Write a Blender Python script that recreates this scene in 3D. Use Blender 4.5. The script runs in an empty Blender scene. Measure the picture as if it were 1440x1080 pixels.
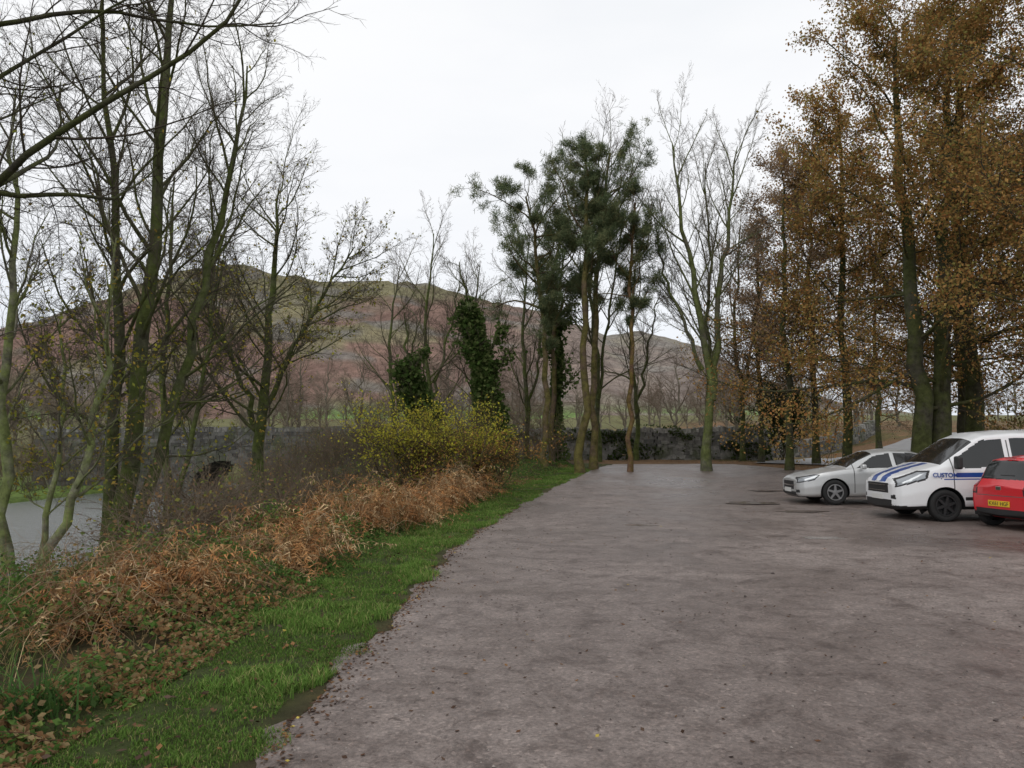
import bpy, math, numpy as np
from mathutils import Vector, Matrix
sc=bpy.context.scene
# ------------------------------------------------------------------ noise
_pr=np.random.RandomState(7); PERM=_pr.permutation(256); TAB=_pr.rand(256)
def vn(x,y,seed=0):
    x=np.asarray(x,float)+seed*17.3; y=np.asarray(y,float)+seed*5.7
    xi=np.floor(x).astype(int); yi=np.floor(y).astype(int); fx=x-xi; fy=y-yi
    fx=fx*fx*(3-2*fx); fy=fy*fy*(3-2*fy)
    h=lambda a,b: TAB[(PERM[a&255]+b)&255]
    return (h(xi,yi)*(1-fx)+h(xi+1,yi)*fx)*(1-fy)+(h(xi,yi+1)*(1-fx)+h(xi+1,yi+1)*fx)*fy
def fbm(x,y,o=4,seed=0):
    s=0;a=1;t=0
    for i in range(o):
        s=s+a*vn(np.asarray(x)*2**i,np.asarray(y)*2**i,seed+i*3); t+=a; a*=.5
    return s/t
def S(t):
    t=np.clip(t,0,1); return t*t*(3-2*t)
def nrm(v): return v/np.maximum(np.linalg.norm(v,axis=-1,keepdims=True),1e-9)
# ------------------------------------------------------------------ materials
def newmat(name):
    m=bpy.data.materials.new(name); m.use_nodes=True
    nt=m.node_tree; b=nt.nodes['Principled BSDF']; return m,nt,b
def simple(name,col,rough=.6,metal=0,coat=0,spec=.5):
    m,nt,b=newmat(name); b.inputs['Base Color'].default_value=(*col,1)
    b.inputs['Roughness'].default_value=rough; b.inputs['Metallic'].default_value=metal
    b.inputs['Coat Weight'].default_value=coat; b.inputs['Coat Roughness'].default_value=.05
    b.inputs['Specular IOR Level'].default_value=spec
    return m
def noise(nt,scale,detail=5,rough=.6,dist=0):
    n=nt.nodes.new('ShaderNodeTexNoise'); n.inputs['Scale'].default_value=scale
    n.inputs['Detail'].default_value=detail; n.inputs['Roughness'].default_value=rough; n.inputs['Distortion'].default_value=dist
    tc=nt.nodes.get('TC') or nt.nodes.new('ShaderNodeTexCoord'); tc.name='TC'
    nt.links.new(tc.outputs['Object'],n.inputs['Vector']); return n.outputs['Fac']
def ramp(nt,fac,stops):
    r=nt.nodes.new('ShaderNodeValToRGB'); e=r.color_ramp.elements
    while len(e)<len(stops): e.new(.5)
    for i,(p,c) in enumerate(stops):
        e[i].position=p; e[i].color=(*c,1) if len(c)==3 else c
    nt.links.new(fac,r.inputs['Fac']); return r.outputs['Color']
def mix(nt,fac,a,b,mode='MIX'):
    m=nt.nodes.new('ShaderNodeMix'); m.data_type='RGBA'; m.blend_type=mode
    for s,v in ((m.inputs['Factor'],fac),(m.inputs['A'],a),(m.inputs['B'],b)):
        if isinstance(v,(int,float)): s.default_value=v
        elif isinstance(v,tuple): s.default_value=(*v,1)
        else: nt.links.new(v,s)
    return m.outputs['Result']
def bump(nt,b,h,strength=.5,dist=.02):
    n=nt.nodes.new('ShaderNodeBump'); n.inputs['Strength'].default_value=strength; n.inputs['Distance'].default_value=dist
    nt.links.new(h,n.inputs['Height']); nt.links.new(n.outputs['Normal'],b.inputs['Normal'])
def attr(nt):
    a=nt.nodes.new('ShaderNodeAttribute'); a.attribute_name='Col'; return a.outputs['Color']
def bark_mat():
    m,nt,b=newmat('bark'); c=attr(nt)
    v=ramp(nt,noise(nt,5,5,.7),[(.3,(.45,.45,.45)),(.7,(1.5,1.5,1.45))])
    c2=mix(nt,1.0,c,v,'MULTIPLY')
    moss=ramp(nt,noise(nt,1.3,4,.7),[(.38,(0,0,0)),(.55,(.9,.9,.9))])
    c3=mix(nt,moss,c2,mix(nt,1.0,c2,(.95,1.2,.5),'MULTIPLY'))
    nt.links.new(c3,b.inputs['Base Color']); b.inputs['Roughness'].default_value=.9
    b.inputs['Specular IOR Level'].default_value=.2
    bump(nt,b,noise(nt,22,3,.7),.7,.03); return m
def diff_mat(name):
    m=bpy.data.materials.new(name); m.use_nodes=True; nt=m.node_tree; nt.nodes.clear()
    o=nt.nodes.new('ShaderNodeOutputMaterial'); d=nt.nodes.new('ShaderNodeBsdfDiffuse'); nt.links.new(attr(nt),d.inputs[0]); nt.links.new(d.outputs[0],o.inputs[0]); return m
def leaf_mat(name,trans=.35):
    m=bpy.data.materials.new(name); m.use_nodes=True; nt=m.node_tree; nt.nodes.clear(); c=attr(nt)
    o=nt.nodes.new('ShaderNodeOutputMaterial'); d=nt.nodes.new('ShaderNodeBsdfDiffuse'); t=nt.nodes.new('ShaderNodeBsdfTranslucent')
    nt.links.new(c,d.inputs[0]); nt.links.new(c,t.inputs[0])
    mx=nt.nodes.new('ShaderNodeMixShader'); mx.inputs[0].default_value=trans; nt.links.new(d.outputs[0],mx.inputs[1]); nt.links.new(t.outputs[0],mx.inputs[2])
    nt.links.new(mx.outputs[0],o.inputs[0]); return m
BARK=bark_mat(); TWIG=diff_mat('twig'); LEAF=leaf_mat('leaf',.38); GRASSM=leaf_mat('grass_blade',.3); DRY=diff_mat('dry_plant')
def ground_mat():
    m,nt,b=newmat('ground_soil'); c=attr(nt)
    v=ramp(nt,noise(nt,3.5,8,.75),[(.28,(.45,.42,.4)),(.5,(1,1,1)),(.72,(1.6,1.5,1.35))])
    c2=mix(nt,1.0,c,v,'MULTIPLY')
    v2=ramp(nt,noise(nt,.12,6,.65),[(.35,(.75,.75,.72)),(.65,(1.2,1.18,1.1))])
    nt.links.new(mix(nt,1.0,c2,v2,'MULTIPLY'),b.inputs['Base Color']); b.inputs['Roughness'].default_value=.95
    b.inputs['Specular IOR Level'].default_value=.15
    bump(nt,b,noise(nt,14,6,.75),.8,.06); return m
def gravel_mat():
    m,nt,b=newmat('wet_gravel')
    n1=noise(nt,.28,5,.6,.8); n2=noise(nt,2.1,8,.78,.5); n3=noise(nt,48,3,.8); n4=noise(nt,9,6,.82,.6)
    base=ramp(nt,n1,[(.32,(.145,.112,.100)),(.5,(.192,.156,.142)),(.68,(.25,.21,.193))])
    m2=ramp(nt,n2,[(.36,(.46,.41,.39)),(.46,(.82,.80,.79)),(.55,(1.03,1.03,1.03)),(.68,(1.25,1.24,1.23))])
    c=mix(nt,1.0,base,m2,'MULTIPLY')
    m3=ramp(nt,n3,[(.3,(.65,.64,.63)),(.5,(1,1,1)),(.7,(1.38,1.37,1.35))])
    c=mix(nt,1.0,c,m3,'MULTIPLY')
    vo=nt.nodes.new('ShaderNodeTexVoronoi'); vo.inputs['Scale'].default_value=42; nt.links.new(nt.nodes['TC'].outputs['Object'],vo.inputs['Vector'])
    peb=ramp(nt,vo.outputs['Color'],[(.1,(.78,.77,.76)),(.8,(1.15,1.14,1.13)),(.95,(1.55,1.53,1.5))])
    c=mix(nt,1.0,c,peb,'MULTIPLY')
    deb=ramp(nt,n4,[(.36,(.85,.85,.85)),(.44,(0,0,0))])
    c=mix(nt,deb,c,(.06,.04,.032))
    nt.links.new(c,b.inputs['Base Color'])
    r=ramp(nt,n1,[(.35,(.27,.27,.27)),(.6,(.55,.55,.55))]); nt.links.new(r,b.inputs['Roughness'])
    b.inputs['Specular IOR Level'].default_value=.5
    ad=nt.nodes.new('ShaderNodeMath'); ad.operation='MULTIPLY_ADD'; nt.links.new(n4,ad.inputs[0]); ad.inputs[1].default_value=2.2; nt.links.new(n3,ad.inputs[2])
    bump(nt,b,ad.outputs[0],.6,.016); return m
def stone_mat(name,a,bb,moss=(.07,.085,.035)):
    m,nt,b=newmat(name); 
    c=mix(nt,1.0,attr(nt),ramp(nt,noise(nt,4,6,.75),[(.3,a),(.7,bb)]),'MULTIPLY')
    ms=ramp(nt,noise(nt,.9,5,.7),[(.48,(0,0,0)),(.64,(.75,.75,.75))])
    nt.links.new(mix(nt,ms,c,moss),b.inputs['Base Color']); b.inputs['Roughness'].default_value=.9
    bump(nt,b,noise(nt,9,4,.7),.8,.04); return m
# ------------------------------------------------------------------ mesh helpers
def mk(name,V,F,mats=(),midx=None,col=None,smooth=False,parent=None):
    V=np.asarray(V,np.float32).reshape(-1,3); F=np.asarray(F,np.int32); k=F.shape[1]
    me=bpy.data.meshes.new(name); me.vertices.add(len(V)); me.vertices.foreach_set('co',V.ravel())
    me.loops.add(F.size); me.loops.foreach_set('vertex_index',F.ravel())
    me.polygons.add(len(F)); me.polygons.foreach_set('loop_start',np.arange(0,F.size,k,dtype=np.int32))
    for mm in mats: me.materials.append(mm)
    if midx is not None: me.polygons.foreach_set('material_index',np.asarray(midx,np.int32))
    me.polygons.foreach_set('use_smooth',np.full(len(F),smooth,bool))
    if col is not None:
        a=me.color_attributes.new('Col','FLOAT_COLOR','POINT'); c=np.ones((len(V),4),np.float32); c[:,:3]=col; a.data.foreach_set('color',c.ravel())
    me.update(calc_edges=True); me.validate()
    ob=bpy.data.objects.new(name,me); sc.collection.objects.link(ob)
    if parent: ob.parent=parent
    return ob
class Acc:
    def __init__(s): s.V=[];s.F=[];s.C=[];s.M=[];s.n=0
    def add(s,V,F,c,m=0):
        V=np.asarray(V,float).reshape(-1,3); F=np.asarray(F,int)
        s.V.append(V); s.F.append(F+s.n); c=np.asarray(c,float); s.C.append(np.broadcast_to(c,(len(V),3)) if c.ndim==1 else c)
        s.M.append(np.full(len(F),m)); s.n+=len(V)
    def obj(s,name,mats,smooth=False,parent=None):
        return mk(name,np.concatenate(s.V),np.concatenate(s.F),mats,np.concatenate(s.M),np.concatenate(s.C),smooth,parent)
def grid_faces(a,b):
    i=np.arange(a-1)[:,None]*b+np.arange(b-1)[None,:]; i=i.ravel()
    return np.stack([i,i+1,i+b+1,i+b],1)
def tubes(P,R,n):
    B,k,_=P.shape; T=nrm(np.gradient(P,axis=1)); ref=nrm(np.cross(T.mean(1),np.array([.31,.17,.93])))[:,None,:]+0*T
    U=nrm(np.cross(T,ref)); W=np.cross(T,U); a=np.arange(n)*2*np.pi/n
    V=P[:,:,None,:]+R[:,:,None,None]*(np.cos(a)[None,None,:,None]*U[:,:,None,:]+np.sin(a)[None,None,:,None]*W[:,:,None,:])
    i=np.arange(B)[:,None,None]*k*n+np.arange(k-1)[None,:,None]*n; j=np.arange(n)[None,None,:]
    j2=(j+1)%n; F=np.stack([i+j,i+j2,i+n+j2,i+n+j],-1).reshape(-1,4)
    return V.reshape(-1,3),F
def leaves(c,rng,L,Wd,up=0.0):
    n=len(c); a=nrm(rng.normal(size=(n,3))*np.array([1,1,1-up])); b=nrm(np.cross(a,rng.normal(size=(n,3))))
    s=rng.uniform(.6,1.3,(n,1)); L=L*s; Wd=Wd*s
    V=np.stack([c-a*L,c+b*Wd,c+a*L,c-b*Wd],1).reshape(-1,3); F=np.arange(n*4).reshape(n,4); return V,F
def pal(rng,n,cols,w=None,var=.2):
    cols=np.array(cols); i=rng.choice(len(cols),n,p=w); c=cols[i]*rng.uniform(1-var,1+var,(n,1)); return c
def spline(pts,k,rng,jit):
    p=np.array(pts,float); d=np.r_[0,np.cumsum(np.linalg.norm(np.diff(p,axis=0),axis=1))]; t=np.linspace(0,d[-1],k)
    q=np.stack([np.interp(t,d,p[:,i]) for i in range(3)],1)
    for _ in range(2): q[1:-1]=(q[:-2]+2*q[1:-1]+q[2:])/4
    j=rng.normal(size=q.shape)*jit; j[0]=0; j[:,2]*=.3; return q+j
def grow(rng,stems,specs,jit=.05):
    k0=16
    P=np.stack([spline(s[0],k0,rng,jit) for s in stems]); t=np.linspace(0,1,k0)
    R=np.stack([s[1]*(1-t)**.8+s[2]*t + s[1]*.4*np.exp(-t*30) for s in stems]); lv=[(P,R)]
    for sp in specs:
        P,R=lv[-1]; B,kp,_=P.shape; n=sp['n']; k=sp['k']
        t=sp['t0']+(1-sp['t0'])*((np.arange(n)[None,:]+rng.rand(B,n))/n); t=np.minimum(t,.999)
        f=t*(kp-1); i=f.astype(int); fr=(f-i)[...,None]; bi=np.arange(B)[:,None]
        pos=P[bi,i]*(1-fr)+P[bi,i+1]*fr; tan=nrm(P[bi,i+1]-P[bi,i]); rad=R[bi,i]*(1-fr[...,0])+R[bi,i+1]*fr[...,0]
        pl=np.linalg.norm(np.diff(P,axis=1),axis=2).sum(1)[:,None]
        perp=nrm(np.cross(tan,rng.normal(size=tan.shape)))
        a=np.radians(rng.uniform(*sp['ang'],size=(B,n)))*(1-sp.get('af',.35)*t); a=a[...,None]
        d=nrm(tan*np.cos(a)+perp*np.sin(a)); ln=pl*sp['ratio']*(1-sp.get('fall',.5)*t)*rng.uniform(.65,1.25,(B,n))
        if 'shape' in sp: ln=sp['shape'](t,B,n)*rng.uniform(.7,1.2,(B,n))
        r=np.minimum(rad*.75,ln*sp['sl'])
        d=d.reshape(-1,3); pos=pos.reshape(-1,3); ln=ln.ravel(); r=np.maximum(r.ravel(),sp.get('rmin',.004))
        Q=[pos]; dd=d
        for s in range(k-1):
            dd=nrm(dd+rng.normal(size=dd.shape)*sp['wig']+np.array([0,0,sp['trop']])); Q.append(Q[-1]+dd*(ln/(k-1))[:,None])
        Q=np.stack(Q,1); tt=np.linspace(0,1,k); RR=r[:,None]*(1-.75*tt)[None,:]
        lv.append((Q,RR))
    return lv
SIDES=[10,6,3,3,3,3]
def wood(acc,lv,col,twig=None,tm=0):
    for i,(P,R) in enumerate(lv):
        V,F=tubes(P,R,SIDES[min(i,5)]); c=np.array(col)
        if twig is not None: w=min(i/3,1); c=c*(1-w)+np.array(twig)*w
        acc.add(V,F,c,0 if i<2 else tm)
def tips(lv,rng,n,lev=-1,jit=.05):
    P,_=lv[lev]; b=rng.randint(0,len(P),n); i=rng.randint(1,P.shape[1],n); f=rng.rand(n,1)
    return P[b,i-1]*(1-f)+P[b,i]*f+rng.normal(size=(n,3))*jit
# ------------------------------------------------------------------ terrain
def edge(y): 
    e=np.interp(y,[-30,2,4,7.6,13,18.7,25,31,36,45],[-2.4,-1.5,-1.37,-1.17,-.95,-.1,1.25,2.9,4.6,8])
    return e
def rivx(y): return np.interp(y,[-30,10,20,35,46,80],[-14.5,-15,-15.8,-17.5,-17.5,-16])
def terr(x,y):
    x=np.asarray(x,float); y=np.asarray(y,float); u=x-edge(y)
    base=.8*S((y-16)/26)
    w=np.maximum(S((-u-1.5)/6)*(1-S((y-27)/12)),S((-8-x)/3.5)*(1-S((y-48)/30)))
    z=base*(1-w)-.85*w
    r=np.abs(x-rivx(y)); z=z-1.3*(1-S((r-4.9)/1.6))*(1-S((y-50)/8))
    z=z+.045*(np.clip(y-50,0,260))*S((y-48)/20)
    z=z+ 1.5*S((x-21)/12)*S((y-18)/14)
    rough=np.clip(-u-.3,0,2)/2+np.clip(y-38,0,4)/4
    z=z+(fbm(x*.5,y*.5,3,4)-.5)*.3*np.clip(rough,0,1)+(fbm(x*.2,y*.2,2,9)-.5)*.04
    return z
def xr(y): return np.interp(y,[-8,20,22.5,25,34,37.5],[45,45,40,15,12.5,11])
def gravin(x,y): return (x>edge(y))&(x<xr(y))&(y<37.3)
def axis(lo,hi,st,far,g=1.12):
    a=list(np.arange(lo,hi+1e-6,st)); d=st; p=a[-1]
    while p<far: d*=g; p+=d; a.append(p)
    d=st; p=a[0]; b=[]
    while p>-far: d*=g; p-=d; b.append(p)
    return np.array(b[::-1]+a)
gx=axis(-32,36,.26,3500); gy=axis(-6,60,.26,3500)
X,Y=np.meshgrid(gx,gy,indexing='ij'); Z=terr(X,Y)
U=X-edge(Y)
inside=np.clip(U/.5,0,1)*np.clip((xr(Y)-X)/.6,0,1)*np.clip((37.3-Y)/.6,0,1)
Z=Z-.07*inside
C=np.zeros(X.shape+(3,)); 
def cset(w,c):
    global C; w=w[...,None]; C=C*(1-w)+np.array(c)*w
C[:]=(.075,.06,.035)
cset(S((-U+.1)/.3)*(1-S((-U-1.3)/.4)),(.058,.075,.026))
nz=fbm(X*.35,Y*.35,4,2)
cset(S((-U-1.4)/.5)*(U<-1.2),(.07,.058,.032)); cset(S((nz-.5)*6)*S((-U-2)/1.5),(.06,.08,.024))
cset(S((rivx(Y)-5.2-X)/1.2)*(Y<70),(.12,.18,.045))
cset(S((Y-50)/10),(.14,.14,.065))
litter=S((Y-23)/3)*S((X-9)/3)*(1-S((Y-110)/30)); litter=np.maximum(litter,S((Y-36.8)/.8)*S((X-2)/3)*(1-S((Y-60)/10)))
cset(litter,(.17,.105,.06)); cset(litter*S((nz-.52)*7)*.7,(.08,.085,.035))
V=np.stack([X,Y,Z],-1).reshape(-1,3)
mk('ground',V,grid_faces(*X.shape)[:,::-1],[ground_mat()],None,C.reshape(-1,3),True)
ys=np.r_[np.arange(-7,12,.1),np.arange(12,37.4,.16)]; tt=np.linspace(0,1,230)**1.7
YY=ys[:,None]+0*tt[None,:]; e=edge(ys)-.25; XX=e[:,None]+(xr(ys)-e+.15)[:,None]*tt[None,:]
XX=XX+(fbm(XX*.8,YY*.8,3,3)-.5)*.5*np.clip((xr(YY)-1.0<XX)*1.0,0,1)
def gz(x,y):
    uu=x-edge(y); en=(fbm(x*1.6,y*1.6,4,11)-.5)
    return terr(x,y)-.045+.055*S((uu+.18+en*.6)/.35)+(fbm(x*.7,y*.7,2,5)-.5)*.02+(fbm(x*4,y*4,3,6)-.5)*.008
GZ=gz(XX,YY)
GZ=GZ-.08*S((XX-xr(YY)+.5)/.5)-.08*S((YY-36.8)/.5)
mk('gravel_car_park',np.stack([XX,YY,GZ],-1),grid_faces(*XX.shape),[gravel_mat()],smooth=True)
m,nt,b=newmat('muddy_water'); nt.links.new(ramp(nt,noise(nt,5,5),[(.35,(.15,.115,.095)),(.65,(.22,.18,.155))]),b.inputs['Base Color']); b.inputs['Roughness'].default_value=.14; bump(nt,b,noise(nt,8,2),.12,.02); PUD=m
def puddle(x,y,rx,ry,seed):
    a=np.linspace(0,2*np.pi,48,endpoint=False); r=.35+1.3*fbm(np.cos(a)*2.2+seed*3,np.sin(a)*2.2,4,seed)
    ring=np.stack([x+rx*r*np.cos(a),y+ry*r*np.sin(a)],1)
    P=np.r_[[[x,y]],ring]; z=float(np.percentile(gz(ring[:,0],ring[:,1]),75))+.003
    V=np.c_[P,np.full(49,z)]; F=[[0,1+i,1+(i+1)%48] for i in range(48)]
    mk('puddle',V,F,[PUD])
for a in [(6.5,20.6,.8,.5,1),(5.5,13.4,.35,.18,2),(8.1,24,.6,.3,3),(7.1,18.4,.6,.3,4),(2.6,15.5,.3,.16,6)]: puddle(*a)
m,nt,b=newmat('asphalt_wet'); nt.links.new(ramp(nt,noise(nt,3,8,.7),[(.3,(.15,.145,.145)),(.7,(.25,.245,.245))]),b.inputs['Base Color']); b.inputs['Roughness'].default_value=.5; bump(nt,b,noise(nt,40,3),.3,.01)
rng=np.random.RandomState(3)
rp=spline([(13.8,36,0),(16,39,0),(21,45,0),(29,53,0),(42,62,0),(70,74,0)],60,rng,0); T=nrm(np.gradient(rp,axis=0)); W=np.stack([-T[:,1],T[:,0],0*T[:,0]],1)
R_=np.stack([rp+W*q for q in np.linspace(-2.2,2.2,7)],1); R_[...,2]=terr(R_[...,0],R_[...,1])+.06
mk('road',R_,grid_faces(60,7)[:,::-1],[m],smooth=True)
m,nt,b=newmat('river_water'); b.inputs['Base Color'].default_value=(.12,.13,.125,1); b.inputs['Roughness'].default_value=.18; bump(nt,b,noise(nt,3.5,5,.65),.8,.08)
ys=np.linspace(-28,57,60); R_=np.stack([np.stack([rivx(ys)+q,ys,np.full(60,-1.08)],1) for q in (-7,0,7)],1)
mk('river',R_,grid_faces(60,3)[:,::-1],[m],smooth=True)
# ------------------------------------------------------------------ hill
m,nt,b=newmat('moorland_painted_haze')
c=attr(nt); v=ramp(nt,noise(nt,.018,12,.75,.6),[(.34,(.62,.58,.58)),(.5,(1,1,1)),(.66,(1.32,1.28,1.22))]); v2=ramp(nt,noise(nt,.16,6,.8),[(.32,(.62,.62,.62)),(.68,(1.36,1.36,1.36))])
nt.links.new(mix(nt,1.0,mix(nt,1.0,c,v,'MULTIPLY'),v2,'MULTIPLY'),b.inputs['Base Color']); b.inputs['Roughness'].default_value=1; b.inputs['Specular IOR Level'].default_value=0
bump(nt,b,noise(nt,.06,8,.75),.6,8)
hx=np.linspace(-1300,1100,420); hy=np.linspace(300,1250,150); HX,HY=np.meshgrid(hx,hy,indexing='ij')
px=np.array([-700,-300,0,60,180,220,300,345,420,500,600,680,760,840,885,950,1000,1060,1150,1400,1900]); py=np.array([560,520,496,478,448,426,400,386,398,413,416,438,458,488,482,503,532,558,588,615,640])
rid=np.interp(HX,(px-720)/1050*700,(628-py)/1050*700)
prof=np.where(HY<700,S((HY-300)/400)**.9,1-.8*S((HY-700)/550))
HZ=rid*prof+4+(fbm(HX*.012,HY*.012,5,21)-.5)*22*prof+(fbm(HX*.05,HY*.05,4,25)-.5)*10*prof
HC=np.zeros(HX.shape+(3,)); el=HZ/160; nn=fbm(HX*.012,HY*.02,4,33); n2=fbm(HX*.03,HY*.05,4,35)  # hill colours kept paler and greyer: distance haze painted into the albedo
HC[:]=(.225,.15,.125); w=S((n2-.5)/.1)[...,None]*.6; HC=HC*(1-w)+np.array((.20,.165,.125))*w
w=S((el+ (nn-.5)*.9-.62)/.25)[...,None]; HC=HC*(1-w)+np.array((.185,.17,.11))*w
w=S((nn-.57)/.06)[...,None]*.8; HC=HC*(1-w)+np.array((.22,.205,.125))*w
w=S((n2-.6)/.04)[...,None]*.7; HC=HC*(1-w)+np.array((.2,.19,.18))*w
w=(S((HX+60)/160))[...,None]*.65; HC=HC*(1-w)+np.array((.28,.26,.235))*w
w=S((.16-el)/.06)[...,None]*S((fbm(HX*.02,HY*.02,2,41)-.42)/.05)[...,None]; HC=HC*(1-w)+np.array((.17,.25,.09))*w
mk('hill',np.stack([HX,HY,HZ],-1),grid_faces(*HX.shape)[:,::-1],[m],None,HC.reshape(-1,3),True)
# ------------------------------------------------------------------ stone walls
STONE=stone_mat('mossy_stone',(.5,.5,.5),(1.4,1.4,1.4))
def stone_run(acc,rng,path,h,zf,course=.2,thick=.5,cope=True,skip=None,ln=.42,dark=1):
    p=spline(path,200,rng,0); d=np.r_[0,np.cumsum(np.linalg.norm(np.diff(p[:,:2],axis=0),axis=1))]; Lt=d[-1]
    bx=np.array([[-1,-1,-1],[1,-1,-1],[1,1,-1],[-1,1,-1],[-1,-1,1],[1,-1,1],[1,1,1],[-1,1,1]],float)*.5
    bf=np.array([[0,3,2,1],[4,5,6,7],[0,1,5,4],[1,2,6,5],[2,3,7,6],[3,0,4,7]])
    nc=int(h/course)
    for ci in range(nc+(1 if cope else 0)):
        s=-rng.rand()*ln
        top=ci==nc
        while s<Lt:
            l=ln*rng.uniform(.5,1.4) if not top else rng.uniform(.1,.2)
            hh=course*1.04 if not top else rng.uniform(.2,.34)
            sm=s+l/2; s+=l
            if sm>Lt or sm<0: continue
            x=np.interp(sm,d,p[:,0]); y=np.interp(sm,d,p[:,1]); i=min(int(np.searchsorted(d,sm)),199); t=nrm(p[i]-p[i-1]); t[2]=0
            zb=zf(x,y); z=zb+(ci+.5)*course if not top else zb+nc*course+hh/2
            if skip is not None and skip(sm,z): continue
            b=bx*np.array([l*.97,thick*rng.uniform(.9,1.08),hh]); b+=rng.normal(size=b.shape)*.012
            w=np.array([-t[1],t[0],0]); V=np.array([x,y,z])+b[:,:1]*t+b[:,1:2]*w+b[:,2:]*np.array([0,0,1])
            g=rng.uniform(.07,.19)*np.array([1,.97,.9])*dark; acc.add(V,bf,g*(1.5 if top else 1))
rng=np.random.RandomState(12)
a=Acc(); stone_run(a,rng,[(-7.5,45,0),(0,43.5,0),(8,42.2,0),(13,42.6,0),(15.0,43.5,0)],1.6,lambda x,y:float(terr(x,y))-.05,dark=1.6)
a.obj('dry_stone_wall',[STONE])
a=Acc(); stone_run(a,rng,[(15.6,48,0),(22,54.5,0),(30,62,0)],1.0,lambda x,y:float(terr(x,y))-.05,dark=1.3); a.obj('dry_stone_wall',[STONE])
a=Acc(); AW=2.0; AH=2.0
def arch(sm,z): 
    xx=sm-12.4; return (abs(xx)<AW) and z< -1.3+AH*math.sqrt(max(0,1-(xx/AW)**2))
def zb_(x,y): return -1.5
stone_run(a,rng,[(-30,47.5,0),(-7.5,45,0)],4.0,zb_,.22,.5,True,arch,.5,.8)
stone_run(a,rng,[(-30,52,0),(-7.5,49.5,0)],4.0,zb_,.22,.5,True,arch,.5,.8)
th=np.linspace(0,np.pi,20); cx=-30+12.4*.994; cy=47.5-12.4*.11
for i in range(19):
    for k in (0,1):
        r0,r1=(AW,AW+.35); t0,t1=th[i]+.01,th[i+1]-.01; yy=cy-.32+k*.3; kk=AH/AW
        q=[(cx+r0*math.cos(t0),-1.3+kk*r0*math.sin(t0)),(cx+r1*math.cos(t0),-1.3+kk*r1*math.sin(t0)),(cx+r1*math.cos(t1),-1.3+kk*r1*math.sin(t1)),(cx+r0*math.cos(t1),-1.3+kk*r0*math.sin(t1))]
        V=[(p[0],yy,p[1]) for p in q]+[(p[0],yy+(.3 if k==0 else 4.4),p[1]) for p in q]
        a.add(V,[[0,1,2,3],[7,6,5,4],[0,4,5,1],[1,5,6,2],[2,6,7,3],[3,7,4,0]],np.array((.12,.115,.10))*rng.uniform(.7,1.2))
V=[(-30,47.7,1.7),(-7.5,45.2,1.7),(-7.5,49.3,1.7),(-30,51.8,1.7)]; V+= [(x,y,1.5) for x,y,z in V]
a.add(V,[[0,1,2,3],[7,6,5,4],[0,4,5,1],[1,5,6,2],[2,6,7,3],[3,7,4,0]],(.08,.08,.08))
a.obj('stone_bridge',[STONE])
rng=np.random.RandomState(5); n=14000
s=rng.rand(n); wx=-12+27*s; wy=np.interp(wx,[-12,-7.5,0,8,13,15],[45.4,45,43.5,42.2,42.6,43.5]); zr=rng.rand(n); dens=fbm(wx*.6,zr*2,3,8); k=rng.rand(n)<S((dens-.52)/.1)*(.35+.35*(wx>5))+.02; wx=wx[k]; wy=wy[k]; zr=zr[k]; n=len(wx)
zz=np.where(wx<-8,.4,terr(wx,wy))+zr**.8*2.0; c=np.stack([wx,wy-.3-rng.rand(n)*.15,zz],1); c[:,1]+=(zr>.84)*rng.rand(n)*.6
a=Acc(); V,F=leaves(c,rng,.08,.06); a.add(V,F,np.repeat(pal(rng,n,[(.045,.07,.022),(.07,.1,.03),(.09,.10,.05)]),4,0)); a.obj('ivy_plant',[LEAF])
# ------------------------------------------------------------------ trees
GB=(.085,.085,.052); TW=(.11,.092,.072)
def sp(n,k,ang,ratio,t0,sl,wig=.16,trop=.06,fall=.45,rmin=.004,**kw): return dict(n=n,k=k,ang=ang,ratio=ratio,t0=t0,sl=sl,wig=wig,trop=trop,fall=fall,rmin=rmin,**kw)
def B(x,y,dz=-.15): return (x,y,float(terr(x,y))+dz)
def off(b,*pts): return [b]+[(b[0]+p[0],b[1]+p[1],b[2]+p[2]) for p in pts]
def bare(name,seed,stems,specs,bark=GB,twig=TW,lf=0,lcols=None,lsz=.05,jit=.06,lowz=None,lj=.05,parts=None):
    rng=np.random.RandomState(seed); lv=grow(rng,stems,specs,jit); a=Acc(); wood(a,lv,bark,twig,2)
    if lf:
        if parts: c=np.concatenate([tips(lv,rng,int(lf*w),l,lj) for l,w in parts])
        else: c=tips(lv,rng,lf,-1,lj)
        if lowz: 
            z0=stems[0][0][0][2]; c=c[rng.rand(len(c))<np.clip(1.2-(c[:,2]-z0)/lowz,0.03,1)]
        V,F=leaves(c,rng,lsz,lsz*.65)
        cc=pal(rng,len(c),lcols)*(.65+.7*fbm(c[:,0]*.7+c[:,1]*.3,c[:,2]*.9,3,seed))[:,None]
        a.add(V,F,np.repeat(cc,4,0),1)
    ob=a.obj(name,[BARK,LEAF,TWIG],True); return lv
YEL=[(.36,.33,.05),(.25,.27,.05),(.38,.27,.06),(.2,.2,.06)]
def SPC(l1,n1=22,t0=.18,ang=(35,75),r4=.004,n2=12,n3=8,n4=3):
    return [sp(n1,10,ang,l1,t0,.0115,.12,.07,.45),sp(n2,7,(28,62),.42,.12,.011,.16,.05,.45),sp(n3,5,(28,60),.5,.12,.010,.2,.02),sp(n4,4,(25,60),.62,.2,.01,.2,.0,rmin=r4)]
b=B(-9.6,18.3); 
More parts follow.
